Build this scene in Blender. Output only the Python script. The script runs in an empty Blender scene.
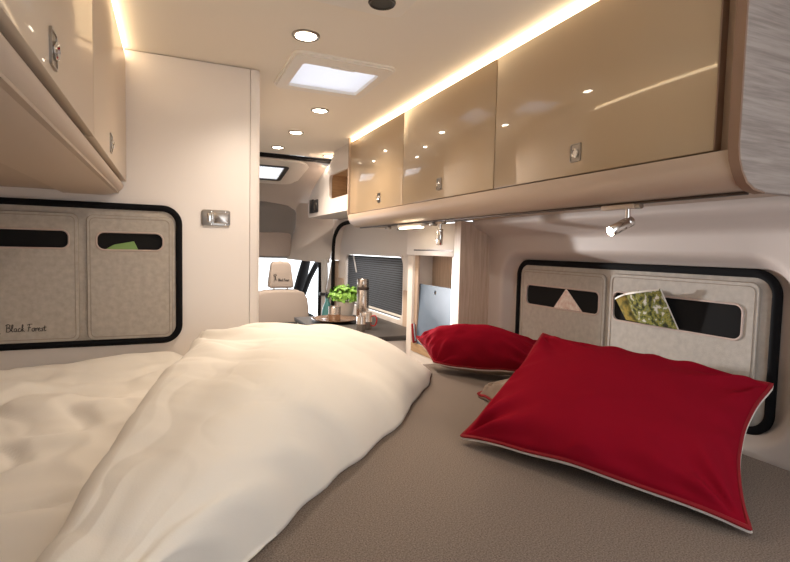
import bpy, bmesh, math, random
from mathutils import Vector, Matrix, noise, Quaternion
import numpy as np

random.seed(4)
SC = bpy.context.scene
COL = SC.collection
PI = math.pi
V = Vector

# ------------------------------------------------------------------ materials
def mat(name, col, rough=0.6, metal=0.0, coat=0.0, var=0.0, vscale=8.0, bump=0.0, bscale=200.0,
        emit=None, estr=0.0, spec=None, sheen=0.0, stretch=None, alpha=1.0, trans=0.0, col2=None):
    m = bpy.data.materials.new(name)
    m.use_nodes = True
    nt = m.node_tree
    b = nt.nodes['Principled BSDF']
    c = (*col, 1.0)
    b.inputs['Base Color'].default_value = c
    b.inputs['Roughness'].default_value = rough
    b.inputs['Metallic'].default_value = metal
    b.inputs['Coat Weight'].default_value = coat
    b.inputs['Coat Roughness'].default_value = 0.03
    b.inputs['Sheen Weight'].default_value = sheen
    b.inputs['Transmission Weight'].default_value = trans
    b.inputs['Alpha'].default_value = alpha
    if spec is not None:
        b.inputs['Specular IOR Level'].default_value = spec
    if emit:
        b.inputs['Emission Color'].default_value = (*emit, 1)
        b.inputs['Emission Strength'].default_value = estr
    if var or bump or col2:
        tc = nt.nodes.new('ShaderNodeTexCoord')
        mp = nt.nodes.new('ShaderNodeMapping')
        nt.links.new(tc.outputs['Object'], mp.inputs['Vector'])
        if stretch:
            mp.inputs['Scale'].default_value = stretch
    if var or col2:
        n = nt.nodes.new('ShaderNodeTexNoise')
        n.inputs['Scale'].default_value = vscale
        n.inputs['Detail'].default_value = 5
        nt.links.new(mp.outputs['Vector'], n.inputs['Vector'])
        r = nt.nodes.new('ShaderNodeValToRGB')
        lo = col2 if col2 else tuple(max(0, x * (1 - var)) for x in col)
        hi = col if col2 else tuple(min(1, x * (1 + var)) for x in col)
        r.color_ramp.elements[0].color = (*lo, 1)
        r.color_ramp.elements[1].color = (*hi, 1)
        r.color_ramp.elements[0].position = 0.32
        r.color_ramp.elements[1].position = 0.68
        nt.links.new(n.outputs['Fac'], r.inputs['Fac'])
        nt.links.new(r.outputs['Color'], b.inputs['Base Color'])
    if bump:
        n2 = nt.nodes.new('ShaderNodeTexNoise')
        n2.inputs['Scale'].default_value = bscale
        n2.inputs['Detail'].default_value = 3
        nt.links.new(mp.outputs['Vector'], n2.inputs['Vector'])
        bp = nt.nodes.new('ShaderNodeBump')
        bp.inputs['Strength'].default_value = bump
        bp.inputs['Distance'].default_value = 0.004
        nt.links.new(n2.outputs['Fac'], bp.inputs['Height'])
        nt.links.new(bp.outputs['Normal'], b.inputs['Normal'])
    return m

def wood(name, light, dark, stretch, rough=0.55, scale=6.0):
    m = mat(name, light, rough)
    nt = m.node_tree
    b = nt.nodes['Principled BSDF']
    tc = nt.nodes.new('ShaderNodeTexCoord')
    mp = nt.nodes.new('ShaderNodeMapping')
    mp.inputs['Scale'].default_value = stretch
    nt.links.new(tc.outputs['Object'], mp.inputs['Vector'])
    n = nt.nodes.new('ShaderNodeTexNoise')
    n.inputs['Scale'].default_value = scale
    n.inputs['Detail'].default_value = 9
    n.inputs['Roughness'].default_value = 0.62
    n.inputs['Distortion'].default_value = 0.35
    nt.links.new(mp.outputs['Vector'], n.inputs['Vector'])
    r = nt.nodes.new('ShaderNodeValToRGB')
    r.color_ramp.elements[0].color = (*dark, 1)
    r.color_ramp.elements[0].position = 0.33
    r.color_ramp.elements[1].color = (*light, 1)
    r.color_ramp.elements[1].position = 0.62
    nt.links.new(n.outputs['Fac'], r.inputs['Fac'])
    nt.links.new(r.outputs['Color'], b.inputs['Base Color'])
    return m

M = dict(
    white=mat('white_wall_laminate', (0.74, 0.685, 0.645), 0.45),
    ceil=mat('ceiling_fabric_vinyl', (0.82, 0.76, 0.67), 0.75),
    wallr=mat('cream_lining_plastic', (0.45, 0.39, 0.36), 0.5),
    door=mat('glossy_beige_lacquer', (0.40, 0.295, 0.185), 0.30, coat=1.0),
    doorleft=mat('satin_beige_lacquer', (0.55, 0.44, 0.33), 0.42, coat=0.25),
    carc=mat('satin_champagne_edge', (0.40, 0.30, 0.225), 0.38),
    lip=mat('satin_beige_lip', (0.46, 0.355, 0.275), 0.36),
    edge=mat('brown_edge_band', (0.22, 0.13, 0.085), 0.45),
    gap=mat('shadow_gap_brown', (0.10, 0.065, 0.045), 0.6),
    greywood=wood('grey_oak_laminate', (0.36, 0.305, 0.275), (0.225, 0.185, 0.165), (1.2, 1.2, 22.0)),
    palewood=wood('pale_oak_laminate', (0.56, 0.44, 0.35), (0.43, 0.32, 0.24), (14.0, 14.0, 1.0)),
    inwood=wood('warm_oak_inside', (0.52, 0.35, 0.20), (0.38, 0.24, 0.13), (2.0, 2.0, 12.0)),
    feltr=mat('pale_grey_felt', (0.42, 0.385, 0.35), 0.95, var=0.08, vscale=60, bump=0.25, bscale=700),
    felt=mat('grey_beige_felt', (0.43, 0.385, 0.335), 0.95, var=0.10, vscale=60, bump=0.25, bscale=700),
    feltseam=mat('felt_seam_thread', (0.30, 0.26, 0.22), 0.95),
    rimred=mat('pinkish_stitched_rim', (0.50, 0.40, 0.36), 0.9),
    black=mat('black_webbing', (0.008, 0.008, 0.009), 0.95, spec=0.1),
    lining=mat('dark_pocket_lining', (0.014, 0.0135, 0.014), 0.95, spec=0.1),
    ink=mat('dark_print_ink', (0.03, 0.025, 0.025), 0.8),
    chrome=mat('polished_chrome', (0.80, 0.78, 0.75), 0.16, 1.0),
    nickel=mat('brushed_nickel', (0.36, 0.33, 0.30), 0.28, 1.0),
    steel=mat('brushed_steel', (0.56, 0.50, 0.45), 0.22, 1.0),
    darkmetal=mat('dark_smoked_metal', (0.09, 0.07, 0.06), 0.3, 0.8),
    red=mat('red_cotton', (0.235, 0.005, 0.016), 1.0, bump=0.10, bscale=900, spec=0.04),
    redpipe=mat('red_seam', (0.24, 0.004, 0.010), 0.9),
    greycloth=mat('pale_grey_cotton', (0.66, 0.62, 0.58), 0.95, bump=0.12, bscale=900),
    taupe=mat('taupe_cotton', (0.25, 0.185, 0.145), 0.95, bump=0.12, bscale=900),
    duvet=mat('white_duvet_cotton', (0.83, 0.78, 0.70), 0.85, bump=0.05, bscale=500, sheen=0.1),
    matt=mat('grey_brown_upholstery', (0.212, 0.172, 0.145), 0.97, var=0.45, vscale=420, bump=0.25, bscale=1100, spec=0.1),
    base=mat('plain_board', (0.4, 0.33, 0.27), 0.7),
    floor=mat('grey_floor_vinyl', (0.18, 0.16, 0.15), 0.6, var=0.2),
    ring=mat('white_plastic', (0.78, 0.74, 0.68), 0.4),
    blind=mat('white_pleated_blind', (0.80, 0.80, 0.84), 0.6),
    slat=mat('slate_blue_blind', (0.085, 0.095, 0.115), 0.6),
    slatback=mat('dark_blind_backing', (0.02, 0.022, 0.027), 0.8),
    slatlt=mat('pale_bar_grey', (0.55, 0.56, 0.58), 0.7),
    lamp=mat('lit_lamp_warm', (1, 0.9, 0.8), 0.5, emit=(1.0, 0.86, 0.66), estr=22.0),
    led=mat('lit_led_strip', (1, 0.9, 0.75), 0.5, emit=(1.0, 0.80, 0.53), estr=5.2),
    bar=mat('lit_light_bar', (1, 0.9, 0.75), 0.5, emit=(1.0, 0.85, 0.62), estr=9.0),
    cab=mat('cab_roof_lining', (0.50, 0.45, 0.41), 0.8),
    cabgrey=mat('grey_cab_pad', (0.23, 0.215, 0.205), 0.9),
    visor=mat('taupe_visor_vinyl', (0.30, 0.245, 0.215), 0.8),
    rubber=mat('black_rubber', (0.010, 0.009, 0.009), 0.85, spec=0.15),
    beige=mat('beige_side_lining', (0.46, 0.35, 0.27), 0.8),
    worktop=mat('anthracite_worktop', (0.050, 0.045, 0.043), 0.45),
    seat=mat('greige_seat_fabric', (0.34, 0.285, 0.25), 0.95, bump=0.2, bscale=500),
    tray=mat('polished_wood_tray', (0.17, 0.095, 0.055), 0.15, coat=0.8),
    pot=mat('white_ceramic', (0.78, 0.74, 0.70), 0.35),
    soil=mat('dark_soil', (0.03, 0.022, 0.016), 0.95),
    leaf=mat('fresh_green_leaf', (0.22, 0.42, 0.055), 0.5, col2=(0.10, 0.26, 0.03), vscale=40),
    redenam=mat('red_handle_enamel', (0.45, 0.02, 0.02), 0.35),
    board=mat('blue_grey_board', (0.15, 0.21, 0.30), 0.6, var=0.12, vscale=5),
    green=mat('green_card', (0.20, 0.33, 0.10), 0.6),
    paper=mat('white_paper', (0.78, 0.75, 0.70), 0.7),
    mapp=mat('printed_map_paper', (0.74, 0.68, 0.63), 0.7, col2=(0.58, 0.40, 0.35), vscale=70),
    teal=mat('teal_glass_bottle', (0.06, 0.20, 0.20), 0.08, coat=0.5),
    curtain=mat('pale_curtain_cloth', (0.45, 0.43, 0.41), 0.9),
    glass=mat('clear_window_glass', (1, 1, 1), 0.02, trans=1.0),
    plug=mat('black_socket_plastic', (0.015, 0.014, 0.014), 0.4),
)

def translucent(m, w):
    nt = m.node_tree
    b = nt.nodes['Principled BSDF']; o = nt.nodes['Material Output']
    t = nt.nodes.new('ShaderNodeBsdfTranslucent'); t.inputs['Color'].default_value = b.inputs['Base Color'].default_value
    mx = nt.nodes.new('ShaderNodeMixShader'); mx.inputs[0].default_value = w
    nt.links.new(b.outputs[0], mx.inputs[1]); nt.links.new(t.outputs[0], mx.inputs[2]); nt.links.new(mx.outputs[0], o.inputs[0])
translucent(M['blind'], 0.6)

def cover_mat(name, cols, scale):
    m = mat(name, (0.5, 0.5, 0.5), 0.35)
    nt = m.node_tree
    b = nt.nodes['Principled BSDF']
    tc = nt.nodes.new('ShaderNodeTexCoord')
    n = nt.nodes.new('ShaderNodeTexNoise')
    n.inputs['Scale'].default_value = scale
    n.inputs['Detail'].default_value = 8
    nt.links.new(tc.outputs['Object'], n.inputs['Vector'])
    r = nt.nodes.new('ShaderNodeValToRGB')
    els = r.color_ramp.elements
    for i, (p, c) in enumerate(cols):
        e = els[i] if i < 2 else els.new(p)
        e.position = p
        e.color = (*c, 1)
    nt.links.new(n.outputs['Fac'], r.inputs['Fac'])
    nt.links.new(r.outputs['Color'], b.inputs['Base Color'])
    return m
M['cover'] = cover_mat('meadow_photo_print', [(0.36, (0.01, 0.014, 0.008)), (0.44, (0.08, 0.10, 0.02)),
                       (0.51, (0.30, 0.27, 0.06)), (0.57, (0.11, 0.15, 0.03)), (0.63, (0.62, 0.60, 0.55))], 70)
M['cover2'] = cover_mat('autumn_photo_print', [(0.30, (0.03, 0.03, 0.012)), (0.45, (0.16, 0.14, 0.03)),
                        (0.55, (0.36, 0.25, 0.05)), (0.70, (0.10, 0.12, 0.05))], 45)

# ------------------------------------------------------------------ mesh builder
class MB:
    def __init__(self):
        self.bm = bmesh.new()

    def _merge(self, tmp, mtx=None):
        if mtx is not None:
            tmp.transform(mtx)
        me = bpy.data.meshes.new('tmp')
        tmp.to_mesh(me)
        tmp.free()
        self.bm.from_mesh(me)
        bpy.data.meshes.remove(me)
        return self

    def box(self, lo, hi, bev=0.0, seg=2, mtx=None):
        t = bmesh.new()
        c = [(a + b) / 2 for a, b in zip(lo, hi)]
        s = [abs(b - a) for a, b in zip(lo, hi)]
        bmesh.ops.create_cube(t, size=1.0, matrix=Matrix.Translation(c) @ Matrix.Diagonal((*s, 1)))
        if bev:
            bmesh.ops.bevel(t, geom=list(t.edges), offset=bev, segments=seg, profile=0.5, affect='EDGES')
        return self._merge(t, mtx)

    def prism(self, pts, axis, a0, a1, bev=0.0, seg=2, mtx=None):
        t = bmesh.new()
        def P(p, a):
            return {'x': (a, p[0], p[1]), 'y': (p[0], a, p[1]), 'z': (p[0], p[1], a)}[axis]
        va = [t.verts.new(P(p, a0)) for p in pts]
        vb = [t.verts.new(P(p, a1)) for p in pts]
        n = len(pts)
        fa = t.faces.new(va)
        fb = t.faces.new(vb)
        for i in range(n):
            t.faces.new((va[i], va[(i + 1) % n], vb[(i + 1) % n], vb[i]))
        bmesh.ops.recalc_face_normals(t, faces=list(t.faces))
        if bev:
            es = list(fa.edges) + list(fb.edges)
            bmesh.ops.bevel(t, geom=es, offset=bev, segments=seg, profile=0.5, affect='EDGES')
        return self._merge(t, mtx)

    def plate(self, outer, inner, axis, a0, a1, mtx=None):
        """plate with a hole: two loops of equal length"""
        t = bmesh.new()
        def P(p, a):
            return {'x': (a, p[0], p[1]), 'y': (p[0], a, p[1]), 'z': (p[0], p[1], a)}[axis]
        n = len(outer)
        L = [[t.verts.new(P(p, a)) for p in loop] for a in (a0, a1) for loop in (outer, inner)]
        o0, i0, o1, i1 = L
        for i in range(n):
            j = (i + 1) % n
            t.faces.new((o0[i], o0[j], i0[j], i0[i]))
            t.faces.new((o1[i], o1[j], i1[j], i1[i]))
            t.faces.new((o0[i], o0[j], o1[j], o1[i]))
            t.faces.new((i0[i], i0[j], i1[j], i1[i]))
        bmesh.ops.recalc_face_normals(t, faces=list(t.faces))
        return self._merge(t, mtx)

    def tube(self, path, r, seg=10, closed=False, mtx=None, flat=None):
        t = bmesh.new()
        P = [V(p) for p in path]
        n = len(P)
        rad = r if isinstance(r, (list, tuple)) else [r] * n
        rings = []
        up = None
        for i in range(n):
            a = P[(i - 1) % n] if closed or i > 0 else P[i]
            b = P[(i + 1) % n] if closed or i < n - 1 else P[i]
            d = (b - a).normalized()
            if up is None:
                up = d.orthogonal().normalized()
            up = (up - d * up.dot(d))
            if up.length < 1e-6:
                up = d.orthogonal()
            up.normalize()
            w = d.cross(up)
            rings.append([t.verts.new(P[i] + (up * math.cos(2 * PI * k / seg) + w * math.sin(2 * PI * k / seg)) * rad[i])
                          for k in range(seg)])
        for i in range(n if closed else n - 1):
            A, B = rings[i], rings[(i + 1) % n]
            for k in range(seg):
                t.faces.new((A[k], A[(k + 1) % seg], B[(k + 1) % seg], B[k]))
        if not closed:
            t.faces.new(rings[0])
            t.faces.new(rings[-1])
        bmesh.ops.recalc_face_normals(t, faces=list(t.faces))
        return self._merge(t, mtx)

    def lathe(self, prof, c=(0, 0, 0), seg=32, mtx=None):
        t = bmesh.new()
        rings = []
        for r, z in prof:
            if r < 1e-6:
                rings.append([t.verts.new((0, 0, z))])
            else:
                rings.append([t.verts.new((r * math.cos(2 * PI * k / seg), r * math.sin(2 * PI * k / seg), z)) for k in range(seg)])
        for A, B in zip(rings, rings[1:]):
            for k in range(seg):
                j = (k + 1) % seg
                if len(A) == 1 and len(B) == 1:
                    continue
                if len(A) == 1:
                    t.faces.new((A[0], B[k], B[j]))
                elif len(B) == 1:
                    t.faces.new((A[k], A[j], B[0]))
                else:
                    t.faces.new((A[k], A[j], B[j], B[k]))
        bmesh.ops.recalc_face_normals(t, faces=list(t.faces))
        m = Matrix.Translation(c)
        return self._merge(t, m if mtx is None else mtx @ m)

    def grid(self, rows, close=False, thick=None):
        """rows: list of rows of points"""
        t = bmesh.new()
        R = [[t.verts.new(p) for p in row] for row in rows]
        for a, b in zip(R, R[1:]):
            for i in range(len(a) - 1):
                t.faces.new((a[i], a[i + 1], b[i + 1], b[i]))
        return self._merge(t)

    def raw(self, verts, faces):
        t = bmesh.new()
        vs = [t.verts.new(p) for p in verts]
        for f in faces:
            t.faces.new([vs[i] for i in f])
        return self._merge(t)

    def build(self, name, m, parent=None, sharp=40, recalc=False, world=True):
        bm = self.bm
        if recalc:
            bmesh.ops.recalc_face_normals(bm, faces=list(bm.faces))
        if parent is not None and world:
            off = V(parent.location)
            p = parent.parent
            while p is not None:
                off += V(p.location)
                p = p.parent
            bmesh.ops.translate(bm, vec=-off, verts=list(bm.verts))
        lim = math.radians(sharp)
        for f in bm.faces:
            f.smooth = True
        for e in bm.edges:
            if len(e.link_faces) == 2 and e.calc_face_angle(0) > lim:
                e.smooth = False
        me = bpy.data.meshes.new(name)
        bm.to_mesh(me)
        bm.free()
        me.materials.append(m)
        o = bpy.data.objects.new(name, me)
        COL.objects.link(o)
        if parent is not None:
            o.parent = parent
        return o

def tag(o, label=None, cat=None, group=None, kind=None):
    if label: o['label'] = label
    if cat: o['category'] = cat
    if group: o['group'] = group
    if kind: o['kind'] = kind
    return o

def thing(name, loc, label, cat, group=None):
    o = bpy.data.objects.new(name, None)
    o.empty_display_size = 0.05
    COL.objects.link(o)
    o.location = loc
    return tag(o, label, cat, group)

def struct(name, mb, m, **k):
    return tag(mb.build(name, m, **k), kind='structure')

def copy_tree(o, parent=None):
    c = o.copy()
    COL.objects.link(c)
    c.parent = parent
    for ch in list(o.children):
        copy_tree(ch, c)
    return c

def rrect(x0, y0, x1, y1, r, k=6):
    pts = []
    for cx, cy, a in ((x1 - r, y1 - r, 0), (x0 + r, y1 - r, 90), (x0 + r, y0 + r, 180), (x1 - r, y0 + r, 270)):
        for i in range(k + 1):
            t = math.radians(a + 90 * i / k)
            pts.append((cx + r * math.cos(t), cy + r * math.sin(t)))
    return pts

def smooth(a, b, t):
    t = min(1, max(0, (t - a) / (b - a)))
    return t * t * (3 - 2 * t)

def catmull(pts, n=8):
    P = [V(p) for p in pts]
    out = []
    for i in range(len(P) - 1):
        p0 = P[max(0, i - 1)]; p1 = P[i]; p2 = P[i + 1]; p3 = P[min(len(P) - 1, i + 2)]
        for k in range(n):
            t = k / n
            out.append(0.5 * ((2 * p1) + (p2 - p0) * t + (2 * p0 - 5 * p1 + 4 * p2 - p3) * t * t + (3 * p1 - p0 - 3 * p2 + p3) * t ** 3))
    out.append(P[-1])
    return out

# ------------------------------------------------------------------ the setting
XL, XR, ZC, ZM = -0.62, 1.18, 1.8895, 0.85
struct('floor', MB().box((-0.66, -0.35, -0.04), (1.34, 5.1, 0.0)), M['floor'])
def slab(x0, y0, x1, y1, h, z0, z1):
    mb = MB()
    a, b, c, d = h
    for q in ((x0, y0, x1, b), (x0, d, x1, y1), (x0, b, a, d), (c, b, x1, d)):
        mb.box((q[0], q[1], z0), (q[2], q[3], z1))
    return mb
struct('ceiling', slab(-0.66, -0.35, 1.34, 3.36, (0.388, 1.650, 0.654, 1.910), ZC, ZC + 0.04), M['ceil'])
struct('wall_left', MB().box((XL - 0.04, -0.35, 0), (XL, 5.1, ZC)), M['white'])

# lining of the right side: one moulded wall with a shoulder and a recess
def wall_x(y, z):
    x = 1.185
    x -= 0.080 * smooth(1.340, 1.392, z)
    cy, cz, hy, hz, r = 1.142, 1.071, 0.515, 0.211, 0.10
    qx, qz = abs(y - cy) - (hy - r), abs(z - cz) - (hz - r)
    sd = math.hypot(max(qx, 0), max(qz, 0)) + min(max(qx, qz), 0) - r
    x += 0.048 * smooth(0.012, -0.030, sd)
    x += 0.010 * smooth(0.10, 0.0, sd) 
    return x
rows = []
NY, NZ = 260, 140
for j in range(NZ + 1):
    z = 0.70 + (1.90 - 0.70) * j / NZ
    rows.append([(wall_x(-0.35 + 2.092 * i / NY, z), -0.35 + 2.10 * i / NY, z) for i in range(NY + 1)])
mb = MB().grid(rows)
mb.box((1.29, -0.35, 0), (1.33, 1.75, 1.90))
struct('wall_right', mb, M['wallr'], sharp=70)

struct('rear_light_block', MB().box((0.92, -0.36, 0), (1.34, -0.32, ZC)), M['white'])  # unseen panel, added to narrow the light coming in from the rear
struct('rear_light_block_left', MB().box((-0.66, -0.36, 0), (0.20, -0.32, ZC)), M['white'])  # second unseen panel, shuts off the rear light on the left

# washroom partition in front of the left half of the bed
mb = MB()
mb.box((XL, 1.82, 0), (0.246, 2.62, ZC - 0.003), 0.001)
struct('wall_partition', mb, M['white'])
pts = [(0.2475, 1.82), (0.262, 1.8185), (0.275, 1.823), (0.281, 1.834), (0.281, 2.62), (0.2475, 2.62)]
struct('trim_1', MB().prism(pts, 'z', 0, ZC - 0.003), M['white'], sharp=50)

# ------------------------------------------------------------------ bed
base = thing('bed_base', (0.30, 1.0, 0), 'plain board bed base under the grey brown mattress', 'bed base')
MB().box((-0.60, -0.05, 0.69), (1.17, 1.72, 0.715), 0.004).build('board', M['base'], base)
for x in (-0.58, 0.30, 1.13):
    MB().box((x, 0.0, 0.0), (x + 0.03, 1.70, 0.69), 0.003).build('support', M['base'], base)
mb = MB().box((XL + 0.004, -0.08, 0.716), (1.181, 1.735, ZM), 0.03, 4)
tag(mb.build('mattress', M['matt']), 'grey brown upholstered mattress filling the sleeping area', 'mattress')

# ------------------------------------------------------------------ overhead cabinets
def latch(parent, x, y, z, face, name='latch'):
    """little square push lock; face = +1/-1 direction of the outward normal along x"""
    mb = MB()
    f = face
    mb.plate(rrect(y - 0.0175, z - 0.022, y + 0.0175, z + 0.022, 0.004, 3), rrect(y - 0.0145, z - 0.019, y + 0.0145, z + 0.019, 0.003, 3), 'x', x, x + f * 0.003)
    mb.prism(rrect(y - 0.0145, z - 0.019, y + 0.0145, z + 0.019, 0.003, 3), 'x', x - f * 0.001, x + f * 0.0015)
    l = mb.build(name, M['nickel'], parent)
    rot = Matrix.Translation((x + f * 0.0015, y, z - 0.002)) @ Matrix.Rotation(f * PI / 2, 4, 'Y')
    MB().lathe([(0, 0), (0.0112, 0), (0.0112, 0.004), (0.0095, 0.0055), (0.0075, 0.003), (0, 0.0025)], seg=20, mtx=rot).build('push_button', M['chrome'], l)
    return l

def lip_profile(x0, s):
    """curved lower edge of a cabinet front; s=+1 cabinet lies towards +x"""
    z0 = 1.405
    pts = [(x0 - 0.010 * s, 1.472)]
    for k in range(9):
        t = k / 8 * PI / 2
        pts.append((x0 - 0.010 * s + 0.058 * (1 - math.cos(t)) * s, 1.468 - (1.468 - z0) * math.sin(t)))
    pts += [(x0 + 0.085 * s, z0), (x0 + 0.085 * s, 1.472)]
    return pts

rc = thing('overhead_cabinet', (1.02, 1.63, 1.41), 'glossy beige three door overhead cabinet above the red pillows, with grey oak end panel', 'cabinet')
Y0, Y1 = 0.585, 2.69
mb = MB()
mb.prism([(0.918, 1.452), (0.918, 1.868), (1.10, 1.868), (1.10, 1.408), (0.97, 1.408)], 'y', Y0 + 0.004, Y1)
mb.build('carcass', M['carc'], rc)
MB().prism(lip_profile(0.90, 1), 'y', Y0 + 0.001, Y1).build('lower_lip', M['lip'], rc, sharp=50)
# end panel at the rear, grey oak with a brown edge band
prof = [(0.884, 1.8885), (0.884, 1.475), (0.888, 1.452), (0.897, 1.433), (0.911, 1.416), (0.932, 1.405), (0.96, 1.401), (1.10, 1.401), (1.10, 1.8885)]
MB().prism(prof, 'y', Y0 - 0.018, Y0, 0.0015, 1).build('end_panel', M['greywood'], rc)
band = [(0.8825, Y0 - 0.010, 1.8885)] + [(x - 0.0015, Y0 - 0.010, z) for x, z in prof[1:6]] + [(0.96, Y0 - 0.010, 1.4)]
mb = MB()
outer = [(x - 0.0035 if i < 6 else x, z - (0.0025 if i in (4, 5, 6) else 0)) for i, (x, z) in enumerate(prof[:7])]
poly = outer + list(reversed([(x + 0.001, z) for x, z in prof[:7]]))
mb.prism(poly, 'y', Y0 - 0.0175, Y0 + 0.0005)
mb.build('edge_band', M['edge'], rc)
mb = MB().box((0.9165, Y0 + 0.0005, 1.474), (0.9190, 0.6300, 1.868), 0.002)
mb.build('front_stile', M['carc'], rc)
for k, (a, b) in enumerate(((0.6235, 1.309), (1.313, 1.980), (1.984, 2.678))):
    d = MB().box((0.897, a, 1.4765), (0.917, b, 1.866), 0.0022, 2).build('door', M['door'], rc)
    if k == 0:
        MB().box((0.8985, a - 0.0022, 1.478), (0.9165, a + 0.0005, 1.8645), 0.0005, 1).build('edge_band', M['edge'], d)
    latch(d, 0.897, (0.967, 1.655, 2.245)[k], 1.529, -1)
MB().box((0.886, 2.680, 1.474), (0.918, Y1, 1.8885), 0.002).build('front_end_strip', M['carc'], rc)
MB().box((0.900, Y0 + 0.05, 1.8685), (0.925, Y1 - 0.01, 1.8870), 0.003).build('led_strip', M['led'], rc)
MB().box((0.926, Y0 + 0.002, 1.8685), (1.10, Y1, 1.8885)).build('top_rail', M['ceil'], rc)

lc = thing('overhead_cabinet', (-0.30, 0.9, 1.44), 'beige overhead cabinet with two visible doors, above the left pocket organiser', 'cabinet')
mb = MB()
mb.box((XL + 0.003, -0.2, 1.4425), (-0.151, 1.816, 1.867))
mb.build('carcass', M['carc'], lc)
pl = [(-0.146, 1.470)]
for k in range(11):
    t = k / 10 * PI / 2
    pl.append((-0.205 + 0.067 * math.cos(t), 1.468 - 0.034 * math.sin(t)))
pl += [(-0.30, 1.434), (-0.30, 1.470)]
MB().prism(pl, 'y', -0.2, 1.814).build('lower_lip', M['lip'], lc, sharp=50)
MB().box((-0.157, -0.2, 1.469), (-0.147, 1.815, 1.479)).build('shadow_gap', M['gap'], lc)
for (a, b, ly) in ((-0.2, 0.428, None), (0.432, 1.088, 0.735), (1.092, 1.812, 1.365)):
    d = MB().box((-0.150, a, 1.4795), (-0.130, b, 1.866), 0.0012, 2).build('door', M['doorleft'], lc)
    if ly:
        latch(d, -0.130, ly, 1.514 if ly < 1 else 1.517, 1)
MB().box((-0.158, -0.2, 1.8675), (-0.133, 1.812, 1.8865), 0.003).build('led_strip', M['led'], lc)
MB().box((XL + 0.003, -0.2, 1.8685), (-0.159, 1.816, 1.887)).build('top_rail', M['ceil'], lc)

# ------------------------------------------------------------------ pocket organisers
def organiser(root, P, face_box, pockets, felt, r=0.05):
    """P(u, z, d): u along the wall, z up, d out of the wall"""
    def loop_prism(name, m, loop, d0, d1, hole=None, bev=0.0):
        mb = MB()
        if hole:
            mb.plate(loop, hole, 'y', d0, d1)
        else:
            mb.prism(loop, 'y', d0, d1, bev)
        for v in mb.bm.verts:
            v.co = P(v.co.x, v.co.z, v.co.y)
        return mb.build(name, m, root, recalc=True)
    u0, z0, u1, z1 = face_box
    loop_prism('panel', felt, rrect(u0, z0, u1, z1, r, 8), 0.0005, 0.010, bev=0.002)
    lp = rrect(u0 - 0.003, z0 - 0.003, u1 + 0.003, z1 + 0.003, r, 10)
    MB().tube([P(a, b, 0.009) for a, b in lp], 0.0105, 10, closed=True).build('binding', M['black'], root)
    for (a, b, c, d, ha, hb, hc, hd, rr) in pockets:
        pk = loop_prism('pocket', felt, rrect(a, b, c, d, 0.018, 6), 0.0095, 0.0165, hole=rrect(ha, hb, hc, hd, rr, 6))
        seam = rrect(a + 0.008, b + 0.008, c - 0.008, d - 0.008, 0.014, 6)
        mb = MB().tube([P(x, y, 0.0166) for x, y in seam], 0.0011, 5, closed=True)
        seam = rrect(a, b, c, d, 0.018, 6)
        mb.tube([P(x, y, 0.0115) for x, y in seam], 0.0022, 5, closed=True)
        mb.build('seam', M['feltseam'], pk)
        rim = rrect(ha - 0.002, hb - 0.002, hc + 0.002, hd + 0.002, rr + 0.002, 6)
        MB().tube([P(x, y, 0.0165) for x, y in rim], 0.0028, 6, closed=True).build('opening_rim', M['rimred'], pk)
        loop_prism('pocket_lining', M['lining'], rrect(ha - 0.006, hb - 0.006, hc + 0.006, hd + 0.006, rr, 6), 0.0101, 0.0112)

STROKES = {
    'B': ([[(0.2, 0), (0.28, 1), (0.4, 1.95)], [(0.05, 1.7), (0.5, 2.05), (1.0, 1.8), (0.85, 1.25), (0.38, 1.1), (0.95, 0.95), (1.05, 0.4), (0.7, 0.02), (0.1, 0.08)]], 1.15),
    'l': ([[(0, 0.25), (0.4, 1.1), (0.52, 1.85), (0.3, 1.8), (0.22, 0.8), (0.3, 0.08), (0.6, 0.2)]], 0.6),
    'a': ([[(0.6, 0.85), (0.25, 0.85), (0.12, 0.35), (0.35, 0.05), (0.6, 0.4), (0.66, 0.9), (0.64, 0.2), (0.9, 0.15)]], 0.9),
    'c': ([[(0.6, 0.8), (0.3, 0.9), (0.08, 0.45), (0.3, 0.03), (0.7, 0.2)]], 0.7),
    'k': ([[(0, 0.25), (0.42, 1.2), (0.5, 1.85), (0.3, 1.7), (0.24, 0)], [(0.62, 0.9), (0.28, 0.5), (0.5, 0.3), (0.8, 0.02)]], 0.9),
    'F': ([[(0.15, 0), (0.35, 0.9), (0.5, 1.9)], [(0.0, 1.7), (0.4, 1.95), (1.15, 1.95)], [(0.1, 1.0), (0.8, 1.08)]], 0.95),
    'o': ([[(0.45, 0.9), (0.12, 0.7), (0.1, 0.2), (0.4, 0.03), (0.65, 0.4), (0.5, 0.88), (0.8, 0.8)]], 0.75),
    'r': ([[(0.1, 0.85), (0.18, 0.4), (0.15, 0.0), (0.22, 0.6), (0.5, 0.9), (0.62, 0.75)]], 0.6),
    'e': ([[(0.05, 0.4), (0.5, 0.6), (0.4, 0.92), (0.12, 0.7), (0.15, 0.15), (0.5, 0.03), (0.75, 0.25)]], 0.7),
    's': ([[(0.5, 0.85), (0.2, 0.75), (0.3, 0.5), (0.45, 0.25), (0.2, 0.03), (0.0, 0.15)]], 0.55),
    't': ([[(0.35, 1.5), (0.25, 0.6), (0.35, 0.05), (0.65, 0.2)], [(0.0, 1.0), (0.7, 1.08)]], 0.6),
    ' ': ([], 0.5),
}
def script_text(mb, text, u, z, h, P, d, rad):
    x = 0.0
    for ch in text:
        strokes, adv = STROKES[ch]
        for s in strokes:
            mb.tube([P(u + (x + p.x) * h, z + p.y * h, d) for p in catmull([(a, b, 0) for a, b in s], 5)], rad, 5)
        x += adv
    return x * h
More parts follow.
